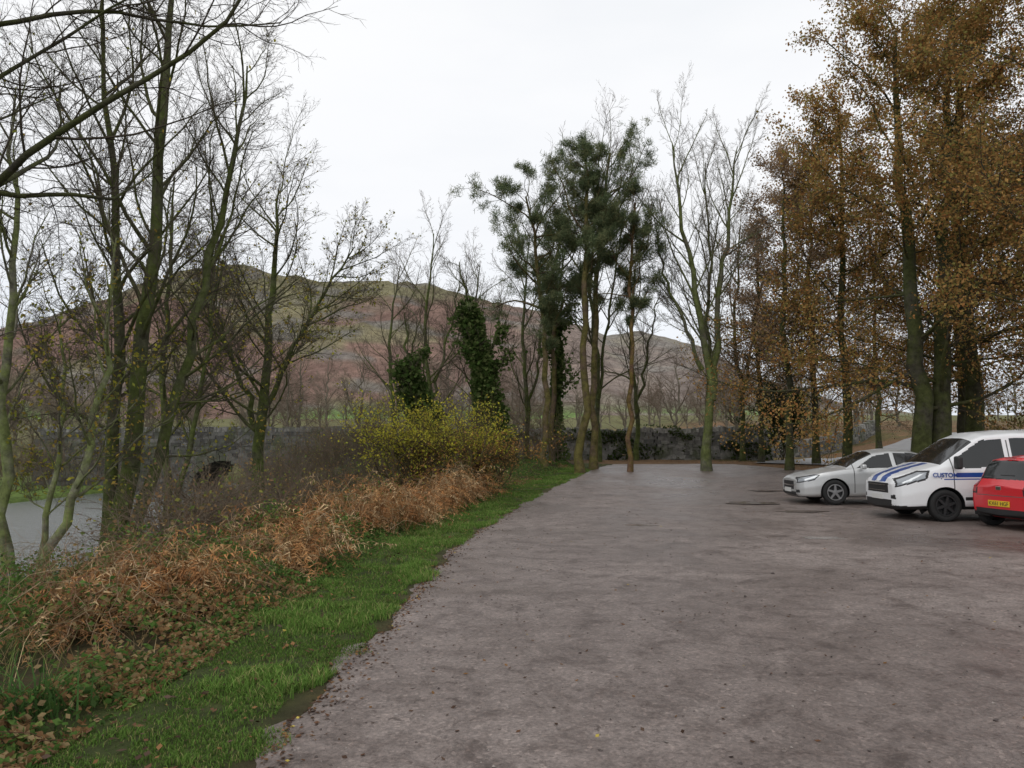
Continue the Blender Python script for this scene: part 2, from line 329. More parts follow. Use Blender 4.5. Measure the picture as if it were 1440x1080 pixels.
bare('bare_tree',1,[(off(b,(.2,0,2),(.4,.2,5),(.5,.3,9),(.8,.3,13),(.6,.2,17)),.23,.02),(off((b[0]+.25,b[1],b[2]),(.5,.1,2),(1.2,.3,5),(1.9,.6,9),(2.3,.9,13)),.16,.02),(off((b[0]-.2,b[1]+.1,b[2]),(-.1,0,2.5),(-.1,.4,6),(-.7,.6,10),(-1.2,.6,15)),.17,.02)],
  SPC(.33,22,.2,n2=13),lf=5000,lcols=YEL,lowz=8)
b=B(-9.3,27.6)
bare('bare_tree',2,[(off(b,(-.1,0,2),(.2,0,4.6),(.3,0,8),(.5,0,12.5)),.24,.02),(off((b[0]+.05,b[1],b[2]+3.6),(.8,0,2),(2.0,.3,4.5),(3.2,.3,6.5)),.11,.02),(off((b[0],b[1],b[2]+3.0),(-.8,.2,2),(-1.9,.3,4.6),(-2.4,.3,7)),.11,.02)],
  SPC(.46,22,.22,ang=(40,85),r4=.006),lf=6500,lcols=YEL,lsz=.055,lowz=13)
b=B(-10.4,16.2)
bare('birch_tree',3,[(off(b,(.5,0,1.6),(1.1,.1,3.2),(1.5,.1,5.5),(1.6,.2,8.5)),.12,.015),(off((b[0]-.5,b[1]+.2,b[2]),(-.1,0,2.5),(-.4,0,5),(-.2,0,8),(-.4,0,12)),.14,.015),(off((b[0]+.1,b[1]+.3,b[2]),(.05,0,2),(.4,.1,4),(.2,.1,7)),.08,.015)],
  SPC(.36,16,.3),bark=(.2,.19,.15),lf=5500,lcols=YEL,lowz=8)
b=B(-8.2,9.6)
bare('bare_tree',4,[(off(b,(.1,0,3),(.2,.2,6),(.6,.2,10),(.8,.2,15)),.27,.03)],
  [sp(30,12,(50,85),.42,.3,.009,.11,.035,.3),sp(13,8,(28,62),.42,.12,.009,.16,.02),sp(8,6,(28,60),.45,.12,.009,.2,.0),sp(4,4,(25,60),.6,.15,.009,.2,-.02,rmin=.003)],lf=2600,lcols=YEL,lsz=.026,lowz=8,bark=(.055,.052,.038),twig=(.07,.058,.045))
b=B(-12.5,13.5)
bare('bare_tree',44,[(off(b,(0,0,3),(.2,.2,7),(.4,.2,14)),.17,.02)],SPC(.32,20,.25),lf=3000,lcols=YEL,lowz=7)
b=B(-11.2,24.5)
bare('bare_tree',45,[(off(b,(0,0,3),(-.4,.2,7),(-.2,.2,13)),.14,.02),(off(b,(.5,0,3),(.9,.2,6),(1.5,.2,11)),.11,.02)],SPC(.34,16,.28,r4=.005),lf=2500,lcols=YEL,lowz=8)
def ivytree(seed,pts,r,h0,h1,wid,n):
    rng=np.random.RandomState(seed); stems=[(pts,r,.02)]
    lv=grow(rng,stems,[sp(16,8,(30,70),.33,.3,.011),sp(8,6,(30,60),.45,.15,.011),sp(6,4,(28,60),.5,.12,.012),sp(3,4,(25,60),.6,.15,.012,rmin=.006)],.08)
    a=Acc(); wood(a,lv,GB,TW,2); P=lv[0][0][0]; t=h0+(h1-h0)*rng.rand(n)**1.1; f=t*15; i=f.astype(int); c=P[i]*(1-(f-i)[:,None])+P[np.minimum(i+1,15)]*(f-i)[:,None]
    ang=rng.rand(n)*2*np.pi; tn=(t-h0)/(h1-h0); lob=fbm(np.cos(ang)*1.1+t*9,np.sin(ang)*1.1+t*9,3,seed)
    rr=wid*(1.0-.5*tn)*np.clip((lob-.28)*2.9,.12,1.8)*rng.rand(n)**.4
    c=c+np.stack([np.cos(ang)*rr,np.sin(ang)*rr,rng.normal(size=n)*.22-rr*.35],1)
    P1=lv[1][0][:9]; m_=n//3; bb=rng.randint(0,len(P1),m_); ii=rng.randint(0,5,m_); c=np.r_[c,P1[bb,ii]+rng.normal(size=(m_,3))*.2-[0,0,.12]]
    V,F=leaves(c,rng,.1,.08); a.add(V,F,np.repeat(pal(rng,len(c),[(.06,.10,.028),(.09,.14,.04),(.14,.175,.065)]),4,0),1); a.obj('ivy_covered_tree',[BARK,LEAF,TWIG],True)
b=B(-.7,34.5); ivytree(5,off(b,(.1,0,2),(-.5,0,4.5),(-1.3,0,7.5),(-1.9,.2,10)),.2,.03,.8,1.0,8500)
b=B(-2.8,34); ivytree(6,off(b,(-.5,0,1.4),(-1.3,0,3.0),(-1.9,0,4.8),(-2.1,.2,7.8)),.16,.03,.72,1.0,7000)
b=B(2.1,36); ivytree(7,off(b,(0,0,2),(.1,0,4.5),(.3,0,7.5),(.4,.2,11)),.16,.03,.6,.5,3000)
def pine(seed,b,pts,r,crown0,crad,ncl,bark=(.12,.085,.06)):
    rng=np.random.RandomState(seed); P=off(b,*pts)
    lv=grow(rng,[(P,r,.04)],[dict(n=32,k=9,ang=(65,100),af=.5,ratio=.2,t0=crown0,sl=.014,wig=.2,trop=.035,fall=.5,rmin=.01,shape=lambda t,B_,n_:crad*(.35+.8*np.sin(np.pi*np.clip((t-crown0)/(1.06-crown0),0,1)**.7))*rng.choice([.4,.9,1.3],(B_,n_))),sp(8,6,(35,75),.42,.35,.012,.2,.06),sp(4,4,(30,65),.5,.25,.011,.2,.08)],.08)
    dead=grow(rng,[(P,r,.04)],[dict(n=22,k=6,ang=(60,95),ratio=.09,t0=.2,sl=.010,wig=.22,trop=-.03,fall=.2,rmin=.007),sp(4,4,(30,60),.4,.3,.012)],.08)
    a=Acc(); wood(a,lv,bark,(.10,.075,.055),2); wood(a,dead[1:],(.09,.07,.055),None,2)
    P2,_=lv[-1]; c0=P2[:,2:].reshape(-1,3); cm=fbm(c0[:,0]*.9+seed,c0[:,2]*1.1+c0[:,1]*.5,3,seed); c0=c0[cm>.42]; idx=rng.choice(len(c0),min(ncl,len(c0)),replace=False); c0=c0[idx]
    m_=20; c=np.repeat(c0,m_,0); n=len(c); d=nrm(rng.normal(size=(n,3))+np.array([0,0,.5])); L=rng.uniform(.12,.22,(n,1)); w=nrm(np.cross(d,rng.normal(size=(n,3))))*.010
    s0=c+rng.normal(size=(n,3))*.08
    V=np.stack([s0-w,s0+w,s0+d*L+w*.4,s0+d*L-w*.4],1).reshape(-1,3); F=np.arange(n*4).reshape(n,4)
    cc=np.repeat(pal(rng,len(c0),[(.13,.17,.085),(.17,.205,.105),(.21,.22,.11),(.10,.13,.07)],None,.25),m_,0)
    a.add(V,F,np.repeat(cc,4,0),1); a.obj('pine_tree',[BARK,LEAF,TWIG],True)
pine(11,B(1.5,32.5),[(.05,0,3),(-.1,0,7),(-.5,0,10),(-.8,0,12.3)],.15,.45,2.7,1800)
pine(12,B(2.85,31.2),[(.1,0,3),(.3,0,7),(.4,0,11),(.3,0,13.6)],.18,.58,2.1,1300)
pine(13,B(3.6,33.2),[(0,0,3),(.1,0,7),(.4,0,11),(.9,0,14.5)],.17,.5,2.6,1900)
pine(14,B(5.0,31.8),[(.05,0,3),(.15,0,6),(.15,0,9),(.4,0,11.8)],.11,.55,1.8,1000,bark=(.15,.09,.06))
pine(15,B(1.9,35.5),[(.05,0,3),(.1,0,7),(.2,0,10),(.3,0,12.5)],.14,.5,2.3,1000)
b=B(8.35,32.2)
bare('bare_tree',21,[(off(b,(.1,0,2.2),(.3,0,4.2),(-.1,0,7),(-.8,0,10.5),(-1.2,0,14.6)),.2,.02),(off((b[0]+.25,b[1],b[2]+3.2),(.3,0,1.8),(.4,.1,4.5),(1.0,.2,7.8),(1.4,.3,11.4)),.16,.02),(off((b[0]-.1,b[1],b[2]+4.5),(-.7,0,2),(-1.6,0,4.2),(-1.9,0,6.5)),.09,.02)],
  [sp(20,9,(25,60),.32,.22,.0115,.1,.10,.4),sp(10,7,(25,55),.42,.12,.011,.14,.08),sp(7,5,(28,50),.5,.12,.011,.16,.05),sp(3,4,(25,55),.6,.15,.011,.16,.03,rmin=.006)],bark=(.125,.12,.09),twig=(.17,.15,.12))
b=B(9.4,36); bare('bare_tree',22,[(off(b,(.1,0,3),(.1,0,7),(.3,0,12),(.2,0,15)),.13,.02)],[sp(16,8,(22,50),.3,.4,.0115,.1,.12),sp(9,6,(25,50),.45,.15,.011),sp(6,5,(28,50),.5,.12,.012),sp(3,4,(25,55),.6,.15,.012,rmin=.006)],twig=(.16,.13,.10))
for i,(x,y,h) in enumerate([(4.5,39,17),(0.8,40,12.5),(-4.2,38,12),(-2,41,11),(12.3,40,13),(6.8,41,12),(-6.5,41,11)]):
    b=B(x,y); bare('bare_tree',30+i,[(off(b,(.1,0,h*.25),(-.3,0,h*.55),(.2,0,h)),.14,.02),(off((b[0],b[1],b[2]+h*.2),(.6,.2,h*.25),(1.5,.3,h*.6)),.09,.02)],[sp(15,8,(28,70),.40,.2,.011,.13,.06),sp(9,6,(28,58),.45,.12,.011),sp(6,4,(28,55),.5,.12,.012),sp(3,3,(25,55),.6,.15,.012,rmin=.006)],twig=(.165,.13,.11))
BR=[(.40,.235,.09),(.34,.21,.075),(.26,.20,.07),(.27,.24,.075),(.44,.27,.095),(.34,.165,.06)]
BR2=[(.36,.25,.16),(.30,.20,.125),(.38,.27,.17),(.26,.19,.11)]
def beech(seed,b,H,r,n,reach,t0=.2,lsz=.055,stems=None,cols=BR,n1=36):
    st=stems or [(off(b,(.1,0,H*.2),(-.1,.1,H*.5),(.2,.1,H*.8),(.1,0,H)),r,.03)]
    bare('beech_tree',seed,st,[dict(n=int(n1/len(st)**.6),k=10,ang=(60,100),ratio=.3,t0=t0,sl=.0105,wig=.11,trop=.025,fall=.5,rmin=.01,shape=lambda t,B_,n_:reach*(1.1-.7*t)),
      sp(14,7,(30,65),.42,.12,.010,.14,.0,.35),sp(8,5,(30,60),.5,.12,.009,.18,-.01,.3,rmin=.005)],bark=(.065,.060,.045),twig=(.085,.068,.05),lf=n,lcols=cols,lsz=lsz,lj=.15,parts=((-1,.8),(-2,.2)))
b=B(13.7,25.0); beech(51,b,17,.4,72000,6.6,.16,.05,stems=[(off(b,(0,0,3),(-.2,0,8),(-.4,0,12),(-.3,0,16)),.33,.03),(off((b[0]+.65,b[1]+.1,b[2]),(.1,0,3),(.5,0,8),(.9,.3,13),(1.3,.3,17)),.32,.03)])
b=B(16.3,26.5); beech(52,b,18,.34,50000,6.0,.2,.052)
b=B(16.8,19.8); beech(53,b,18,.38,52000,6.4,.2,.05)
b=B(13.7,30.5); beech(54,b,15,.2,28000,5.0,.25,.057)
b=B(12.0,32.5); beech(55,b,13.5,.17,18000,3.8,.3,.052,cols=BR2)
b=B(14.8,36.5); beech(56,b,15,.18,22000,5.0,.2,.057,cols=BR2)
b=B(20,33); beech(57,b,15,.25,20000,5,.2,.062)
b=B(12.6,38); beech(58,b,12.5,.15,10000,3.8,.25,.055,cols=BR2)
b=B(22.5,27); beech(59,b,16,.3,22000,5,.2,.062)
b=B(27,36); beech(60,b,15,.25,14000,5,.15,.065,cols=BR2)
b=B(25,51); beech(65,b,14,.2,10000,5,.15,.065,cols=BR2)
def shrubby(name,seed,cx,cy,rx,ry,h,n,cols,sz,mat,z0=0,stem=14):
    rng=np.random.RandomState(seed); a=Acc(); bz=float(terr(cx,cy))
    st=[([(cx+rng.normal()*rx*.2,cy+rng.normal()*ry*.2,bz-.1),(cx+rng.normal()*rx*.45,cy+rng.normal()*ry*.4,bz+h*.5),(cx+rng.normal()*rx*.7,cy+rng.normal()*ry*.6,bz+h*rng.uniform(.6,1))],.022,.005) for _ in range(stem)]
    lv=grow(rng,st,[sp(9,6,(25,60),.4,.2,.012),sp(6,4,(25,60),.5,.15,.01),sp(3,3,(25,60),.5,.15,.01,rmin=.003)],.05); wood(a,lv,(.08,.06,.045),(.14,.095,.06),2)
    c=tips(lv,rng,n,-1,.08); c=c[c[:,2]>bz+z0]; V,F=leaves(c,rng,sz,sz*.6)
    hh=np.clip((c[:,2]-bz)/h,0,1); cc=cols(rng,c,hh) if callable(cols) else pal(rng,len(c),cols)
    a.add(V,F,np.repeat(cc,4,0),1); return a.obj(name,[BARK,mat,TWIG],True)
shrubby('holly_bush',61,14.8,40.5,1.4,1.0,4.2,9000,[(.04,.06,.022),(.06,.085,.033)],.07,LEAF)
for i,(x,y,h) in enumerate([(24,32,2.5),(28,34,3),(32,38,3.5),(20.5,29.5,1.1)]):
    shrubby('beech_bush',90+i,x,y,2.6,2,h,6000,[(.30,.19,.09),(.22,.15,.07),(.2,.19,.07),(.26,.22,.09)],.07,LEAF,stem=12)
def ycol(rng,c,hh):
    n=len(c); y=pal(rng,n,[(.44,.41,.05),(.34,.36,.06),(.50,.43,.07)]); o=pal(rng,n,[(.36,.2,.075),(.28,.15,.055),(.42,.26,.10)])
    k=(rng.rand(n)<np.clip(hh*2.0-.35-(c[:,0]+2.3)*.28,0.05,1))[:,None]; return np.where(k,y,o)
shrubby('hazel_bush',63,-2.7,20.8,1.7,1.2,2.75,6500,ycol,.038,LEAF,stem=28)
shrubby('hazel_bush',64,-.8,23,1.2,1.0,2.1,4400,ycol,.038,LEAF,stem=18)
wp=bpy.data.objects.new('distant_woodland',None); sc.collection.objects.link(wp)
prot=[]
for i in range(5):
    rng=np.random.RandomState(100+i); h=11; a=Acc()
    lv=grow(rng,[([(0,0,-.3),(.2,0,3),(-.2,0,6),(.1,0,h)],.14,.02),([(0,0,2),(.8,.2,5),(1.6,.3,8.5)],.09,.02)],[sp(16,6,(28,75),.42,.12,.011,.13,.07),sp(9,5,(28,60),.45,.12,.011),sp(7,3,(28,60),.55,.12,.012,rmin=.010)],.08)
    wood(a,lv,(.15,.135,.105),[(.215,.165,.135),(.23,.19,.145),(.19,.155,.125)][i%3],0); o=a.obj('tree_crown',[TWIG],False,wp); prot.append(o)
rng=np.random.RandomState(9); nput=0
for i in range(180):
    d=rng.uniform(60,200) if i>24 else rng.uniform(53,70); az=rng.uniform(-.72,.75); x=az*d; y=d
    if abs(x-rivx(y))<6 and y<60: continue
    if d<80 and x>10 and abs((x-21)-(y-45)*1.1)<6: continue
    if az<-.2 and d>90 and rng.rand()<.5: continue
    o=prot[nput] if nput<5 else bpy.data.objects.new('tree_crown',prot[nput%5].data)
    if nput>=5: sc.collection.objects.link(o); o.parent=wp
    s=rng.uniform(.5,.9); o.location=(x,y,float(terr(x,y))); o.rotation_euler=(0,0,rng.rand()*6.3); o.scale=(s*1.35,s*1.35,s*.9); nput+=1
rng=np.random.RandomState(77); a=Acc()
st=[]
for i in range(190):
    r=rng.rand()
    if r<.4: y=rng.uniform(11,34); x=rng.uniform(max(-9.8,-.46*y),edge(y)-4.0); h=rng.uniform(.5,1.4)
    elif r<.75: y=rng.uniform(34,43.5); x=rng.uniform(-12,2.5); h=rng.uniform(1.2,2.8)
    else: y=rng.uniform(40,45); x=rng.choice([rivx(y)-5.5-rng.rand()*12,rivx(y)+3+rng.rand()*6]); h=rng.uniform(1.4,3.2)
    z=max(float(terr(x,y)),-1.2)
    for _ in range(4):
        st.append(([(x+rng.normal()*.1,y+rng.normal()*.1,z-.05),(x+rng.normal()*.35,y+rng.normal()*.35,z+h*.55),(x+rng.normal()*.7,y+rng.normal()*.7,z+h)],.014,.004))
lv=grow(rng,st,[sp(8,5,(25,65),.45,.15,.009),sp(5,3,(25,60),.55,.15,.01,rmin=.0035)],.06); wood(a,lv,(.14,.115,.085),(.2,.15,.11),0)
c=tips(lv,rng,14000,-1,.05); V,F=leaves(c,rng,.035,.024); a.add(V,F,np.repeat(pal(rng,len(c),[(.28,.28,.07),(.3,.2,.08),(.13,.17,.05),(.24,.15,.08)]),4,0),1)
a.obj('riverside_shrubs',[TWIG,LEAF],True)
# bramble undergrowth
rng=np.random.RandomState(78); n=170000; y=2+33*rng.rand(n)**2.0; u=-1.1-6.5*rng.rand(n)**1.3; x=edge(y)+u
cl=fbm(x*.9,y*.9,3,51); hN=fbm(x*1.3,y*1.3,3,55); k=rng.rand(n)<S((cl-.33)/.14)*.95+.08; x,y,u,hN,cl=[q[k] for q in (x,y,u,hN,cl)]; n=len(x)
hm=lambda u,hN:np.clip((-u-1.15)*.45,.02,.7)*np.clip((hN-.2)*2.2,.12,1.5)
z=terr(x,y)+rng.rand(n)**.45*hm(u,hN)+.01
a=Acc(); V,F=leaves(np.stack([x,y,z],1),rng,.026,.019,.5); br=(fbm(x*.6,y*.6,2,70)>.62)
cc=np.where(br[:,None]&(rng.rand(n,1)<.55),pal(rng,n,[(.28,.17,.08),(.21,.12,.06),(.34,.25,.13)]),pal(rng,n,[(.085,.16,.038),(.125,.21,.055),(.065,.11,.035),(.19,.23,.07),(.24,.14,.07)],[.3,.28,.2,.15,.07]))
a.add(V,F,np.repeat(cc,4,0),1)
st=[]
for i in range(800):
    y=2.5+26*rng.rand()**1.5; x=edge(y)-1.7-4.5*rng.rand(); z=float(terr(x,y)); an=rng.rand()*6.3; l=rng.uniform(.4,1.3); h=rng.uniform(.3,.95)
    st.append(([(x,y,z),(x+l*.4*math.cos(an),y+l*.4*math.sin(an),z+h),(x+l*math.cos(an),y+l*math.sin(an),z+h*rng.uniform(.3,.9))],.004,.0015))
lv=grow(rng,st,[sp(5,4,(25,60),.35,.2,.006,rmin=.0015)],.03); 
for P,R in lv:
    V,F=tubes(P,R,3); cq=pal(rng,len(P),[(.15,.08,.055),(.30,.22,.14),(.24,.16,.10),(.15,.13,.06)]); a.add(V,F,np.repeat(cq,P.shape[1]*3,0),0)
a.obj('bramble_undergrowth',[TWIG,LEAF])
# bracken, collapsed and tangled
rng=np.random.RandomState(79); a=Acc(); fr=[]; stalk=[]
for i in range(1050):
    y=rng.uniform(6.8,24); w=np.interp(y,[6.5,10,16,24],[1.0,1.7,2.2,1.9]); cen=np.interp(y,[6.5,10,16,24],[-2.7,-2.5,-2.4,-2.6]); x=float(edge(y))+cen+rng.uniform(-1,1)*w*.55; z=float(terr(x,y))
    cl=fbm(x*.8,y*.8,3,91)
    if cl<.45: continue
    hs=.45+3.0*(cl-.45)
    for j in range(3):
        an=rng.normal()*1.0-.6; l=rng.uniform(.3,.9); h=rng.uniform(.3,1.1)*min(hs,1.3)*(1 if y>9 else .7); dp=rng.uniform(-.1,.7)
        p=[(x,y,z),(x+l*.25*math.cos(an),y+l*.25*math.sin(an),z+h*.8),(x+l*.7*math.cos(an),y+l*.7*math.sin(an),z+h*(1-dp*.3)),(x+l*1.2*math.cos(an),y+l*1.2*math.sin(an),z+h*(.8-dp))]
        (fr if rng.rand()<.62 else stalk).append(p)
k=12; P=np.stack([spline(f,k,rng,.03) for f in fr]); nf=len(P); R=np.full((nf,k),.004)*np.linspace(1,.4,k)
BC=[(.42,.21,.085),(.34,.165,.07),(.46,.27,.125),(.27,.14,.065),(.48,.34,.19),(.2,.12,.06)]
fc=pal(rng,nf,BC,None,.3)
V,F=tubes(P,R,3); a.add(V,F,np.repeat(fc*.9,k*3,0))
P2=np.stack([spline(f,k,rng,.04) for f in stalk]); R2=np.full((len(P2),k),.0045)*np.linspace(1,.4,k); V,F=tubes(P2,R2,3); a.add(V,F,np.repeat(pal(rng,len(P2),[(.44,.29,.16),(.36,.21,.10),(.5,.38,.24)]),k*3,0))
for sgn in (-1,1):
    T=nrm(np.gradient(P,axis=1)); side=nrm(np.cross(T,np.array([0,0,1.])))*sgn
    for i in range(3,k):
        for hf in (0,.33,.66):
            kp=(rng.rand(nf)<.8); p=(P[:,i]*(1-hf)+P[:,i-1]*hf)[kp]; s_=side[:,i][kp]; q=len(p); ln=(.12*(1-(i-hf-3)/(k-1))*rng.uniform(.3,1.3,(q,1))+.02); t=T[:,i][kp]*.5
            dr=nrm(s_+t+rng.normal(size=(q,3))*.6+np.array([0,0,-.6])); wv=T[:,i][kp]*.009
            Vv=np.stack([p-wv,p+wv,p+dr*ln+wv*.25,p+dr*ln-wv*.25],1).reshape(-1,3); a.add(Vv,np.arange(q*4).reshape(q,4),np.repeat(fc[kp]*rng.uniform(.65,1.25,(q,1)),4,0))
a.obj('bracken_ferns',[DRY])
def blades(name,x,y,h,w,cols,mat,rng,lean=.45,z=None):
    n=len(x); z=terr(x,y) if z is None else z; an=rng.rand(n)*6.28; ln=lean*rng.rand(n)*h; wd=np.stack([-np.sin(an),np.cos(an)],1)*w[:,None]
    b0=np.stack([x-wd[:,0],y-wd[:,1],z-.01],1); b1=np.stack([x+wd[:,0],y+wd[:,1],z-.01],1)
    m0=np.stack([x-wd[:,0]*.7+np.cos(an)*ln*.4,y-wd[:,1]*.7+np.sin(an)*ln*.4,z+h*.6],1); m1=m0+np.c_[wd*1.4,np.zeros(n)]
    tp=np.stack([x+np.cos(an)*ln*1.3,y+np.sin(an)*ln*1.3,z+h],1); tp2=tp+np.c_[wd*.15,np.zeros(n)]
    V=np.stack([b0,b1,m1,m0,tp2,tp],1).reshape(-1,3); i=np.arange(n)[:,None]*6; F=np.concatenate([i+np.array([[0,1,2,3]]),i+np.array([[3,2,4,5]])])
    a=Acc(); a.add(V,F,np.repeat(cols,6,0)); return a.obj(name,[mat])
rng=np.random.RandomState(80); n=210000; y=2.4+31*rng.rand(n)**2.1; u=.16-1.85*rng.rand(n); x=edge(y)+u
en=fbm(x*1.5,y*1.5,4,61)-.5; pt=fbm(x*3,y*3,3,62); k=(u<.07+en*.9)&(rng.rand(n)<np.clip((u+1.6+en*1.6)*1.6,0.04,1))&(rng.rand(n)<.1+1.2*S((pt-.36)/.2)); x,y,u=x[k],y[k],u[k]; n=len(x)
cv=fbm(x*1.1,y*1.1,4,63); cc=pal(rng,n,[(.12,.215,.045),(.155,.26,.058),(.09,.155,.036),(.28,.27,.11)],[.36,.31,.2,.13])*(.5+.95*cv)[:,None]
blades('grass_verge',x,y,rng.uniform(.015,.045,n)*(.6+1.4*S((cv-.45)/.2)),rng.uniform(.002,.0036,n)*(1+y*.06),cc,GRASSM,rng,1.3)
n=18000; y=3+20*rng.rand(n)**1.2; x=edge(y)-1.5-4*rng.rand(n); k=(fbm(x*.8,y*.8,2,95)>.52)|(rng.rand(n)<.15); x,y=x[k],y[k]; n=len(x)
blades('dry_grass',x,y,rng.uniform(.12,.5,n)*np.clip((edge(y)-x-1.2),.3,1),rng.uniform(.0015,.0035,n),pal(rng,n,[(.44,.34,.19),(.35,.26,.13),(.4,.27,.14),(.18,.23,.07)]),DRY,rng,1.8)
n=130; x=-2.95+rng.normal(size=n)*.14; y=4.8+rng.normal(size=n)*.14
blades('iris_plant',x,y,rng.uniform(.12,.3,n),rng.uniform(.005,.009,n),pal(rng,n,[(.06,.12,.035),(.09,.17,.05)]),GRASSM,rng,2.2)
rng=np.random.RandomState(81); 
n1=2300; y1=2.5+30*rng.rand(n1)**1.6; x1=edge(y1)-.9+rng.normal(size=n1)*.75
n2=2200; y2=2.5+34*rng.rand(n2)**1.3; x2=edge(y2)+.3+18*rng.rand(n2)**1.2
n3=16000; x3=rng.uniform(3,26,n3); y3=rng.uniform(23,43,n3); k=(~gravin(x3,y3))|(rng.rand(n3)<.12); x3,y3=x3[k],y3[k]
n4=2600; y4=2.5+17*rng.rand(n4); x4=edge(y4)+np.abs(rng.normal(size=n4))*.12
x=np.r_[x1,x2,x3,x4]; y=np.r_[y1,y2,y3,y4]; k=gravin(x,y)|(x<edge(y))|(y>20); x,y=x[k],y[k]; n=len(x); gi=gravin(x,y)
z=np.where(gi,np.maximum(gz(x,y),terr(x,y)-.02)+.005,terr(x,y)+.03*rng.rand(n)+.012); a_=rng.rand(n)*6.28; s=rng.uniform(.010,.032,n)*np.where(gi,.7,1.05)
d=np.stack([np.cos(a_),np.sin(a_),rng.normal(size=n)*.25],1); q=np.stack([-np.sin(a_),np.cos(a_),rng.normal(size=n)*.25],1)
c=np.stack([x,y,z],1); V=np.stack([c-d*s[:,None],c+q*s[:,None]*.6,c+d*s[:,None],c-q*s[:,None]*.6],1).reshape(-1,3)
a=Acc(); far=y>22; cc=np.where(far[:,None],pal(rng,n,[(.28,.16,.08),(.2,.12,.065),(.32,.2,.10)]),pal(rng,n,[(.12,.065,.04),(.2,.11,.05),(.06,.038,.028),(.42,.33,.08),(.09,.06,.045)],[.32,.23,.24,.03,.18]))
a.add(V,np.arange(n*4).reshape(n,4),np.repeat(cc,4,0)); a.obj('fallen_leaves',[DRY])
rng=np.random.RandomState(82); n=1800; y=2.6+16*rng.rand(n)**1.6; x=edge(y)+.05+12*rng.rand(n)**1.3; s=rng.uniform(.004,.012,n); s[rng.rand(n)<.03]*=2
o6=np.array([[1,0,0],[0,1,0],[-1,0,0],[0,-1,0],[0,0,.7],[0,0,-.7]],float); V=np.stack([x,y,gz(x,y)+s*.2],1)[:,None,:]+(o6[None]+rng.normal(size=(n,6,3))*.25)*s[:,None,None]
F3=np.array([[0,1,4],[1,2,4],[2,3,4],[3,0,4],[1,0,5],[2,1,5],[3,2,5],[0,3,5]]); F=(np.arange(n)[:,None,None]*6+F3[None]).reshape(-1,3)
mk('loose_stones',V.reshape(-1,3),F,[TWIG],None,np.repeat(pal(rng,n,[(.2,.17,.155),(.28,.25,.23),(.1,.085,.08)]),6,0))
# ------------------------------------------------------------------ vehicles
WHITE=simple('white_paint',(.78,.79,.8),.3,0,.6); SILVER=simple('silver_paint',(.55,.56,.56),.38,.45,.6); RED=simple('red_paint',(.62,.02,.03),.3,0,.7)
GLASS=simple('window_glass',(.012,.014,.015),.06,0,0,.6); BLK=simple('black_plastic',(.02,.02,.021),.55); TYRE=simple('tyre_rubber',(.018,.018,.018),.85); BLUE=simple('blue_stripe',(.015,.07,.30),.3,0,.5)
ALLOY=simple('alloy_wheel',(.5,.5,.51),.35,.8); LAMP=simple('lamp_lens',(.30,.32,.34),.08,.5,.8); TAIL=simple('tail_lamp',(.35,.01,.012),.15,0,.6); YPL=simple('yellow_plate',(.75,.5,.03),.5); WPL=simple('white_plate',(.7,.7,.68),.5); SEAM=simple('panel_gap',(.10,.10,.10),.7); DARKCH=simple('chrome',(.5,.5,.5),.15,1)
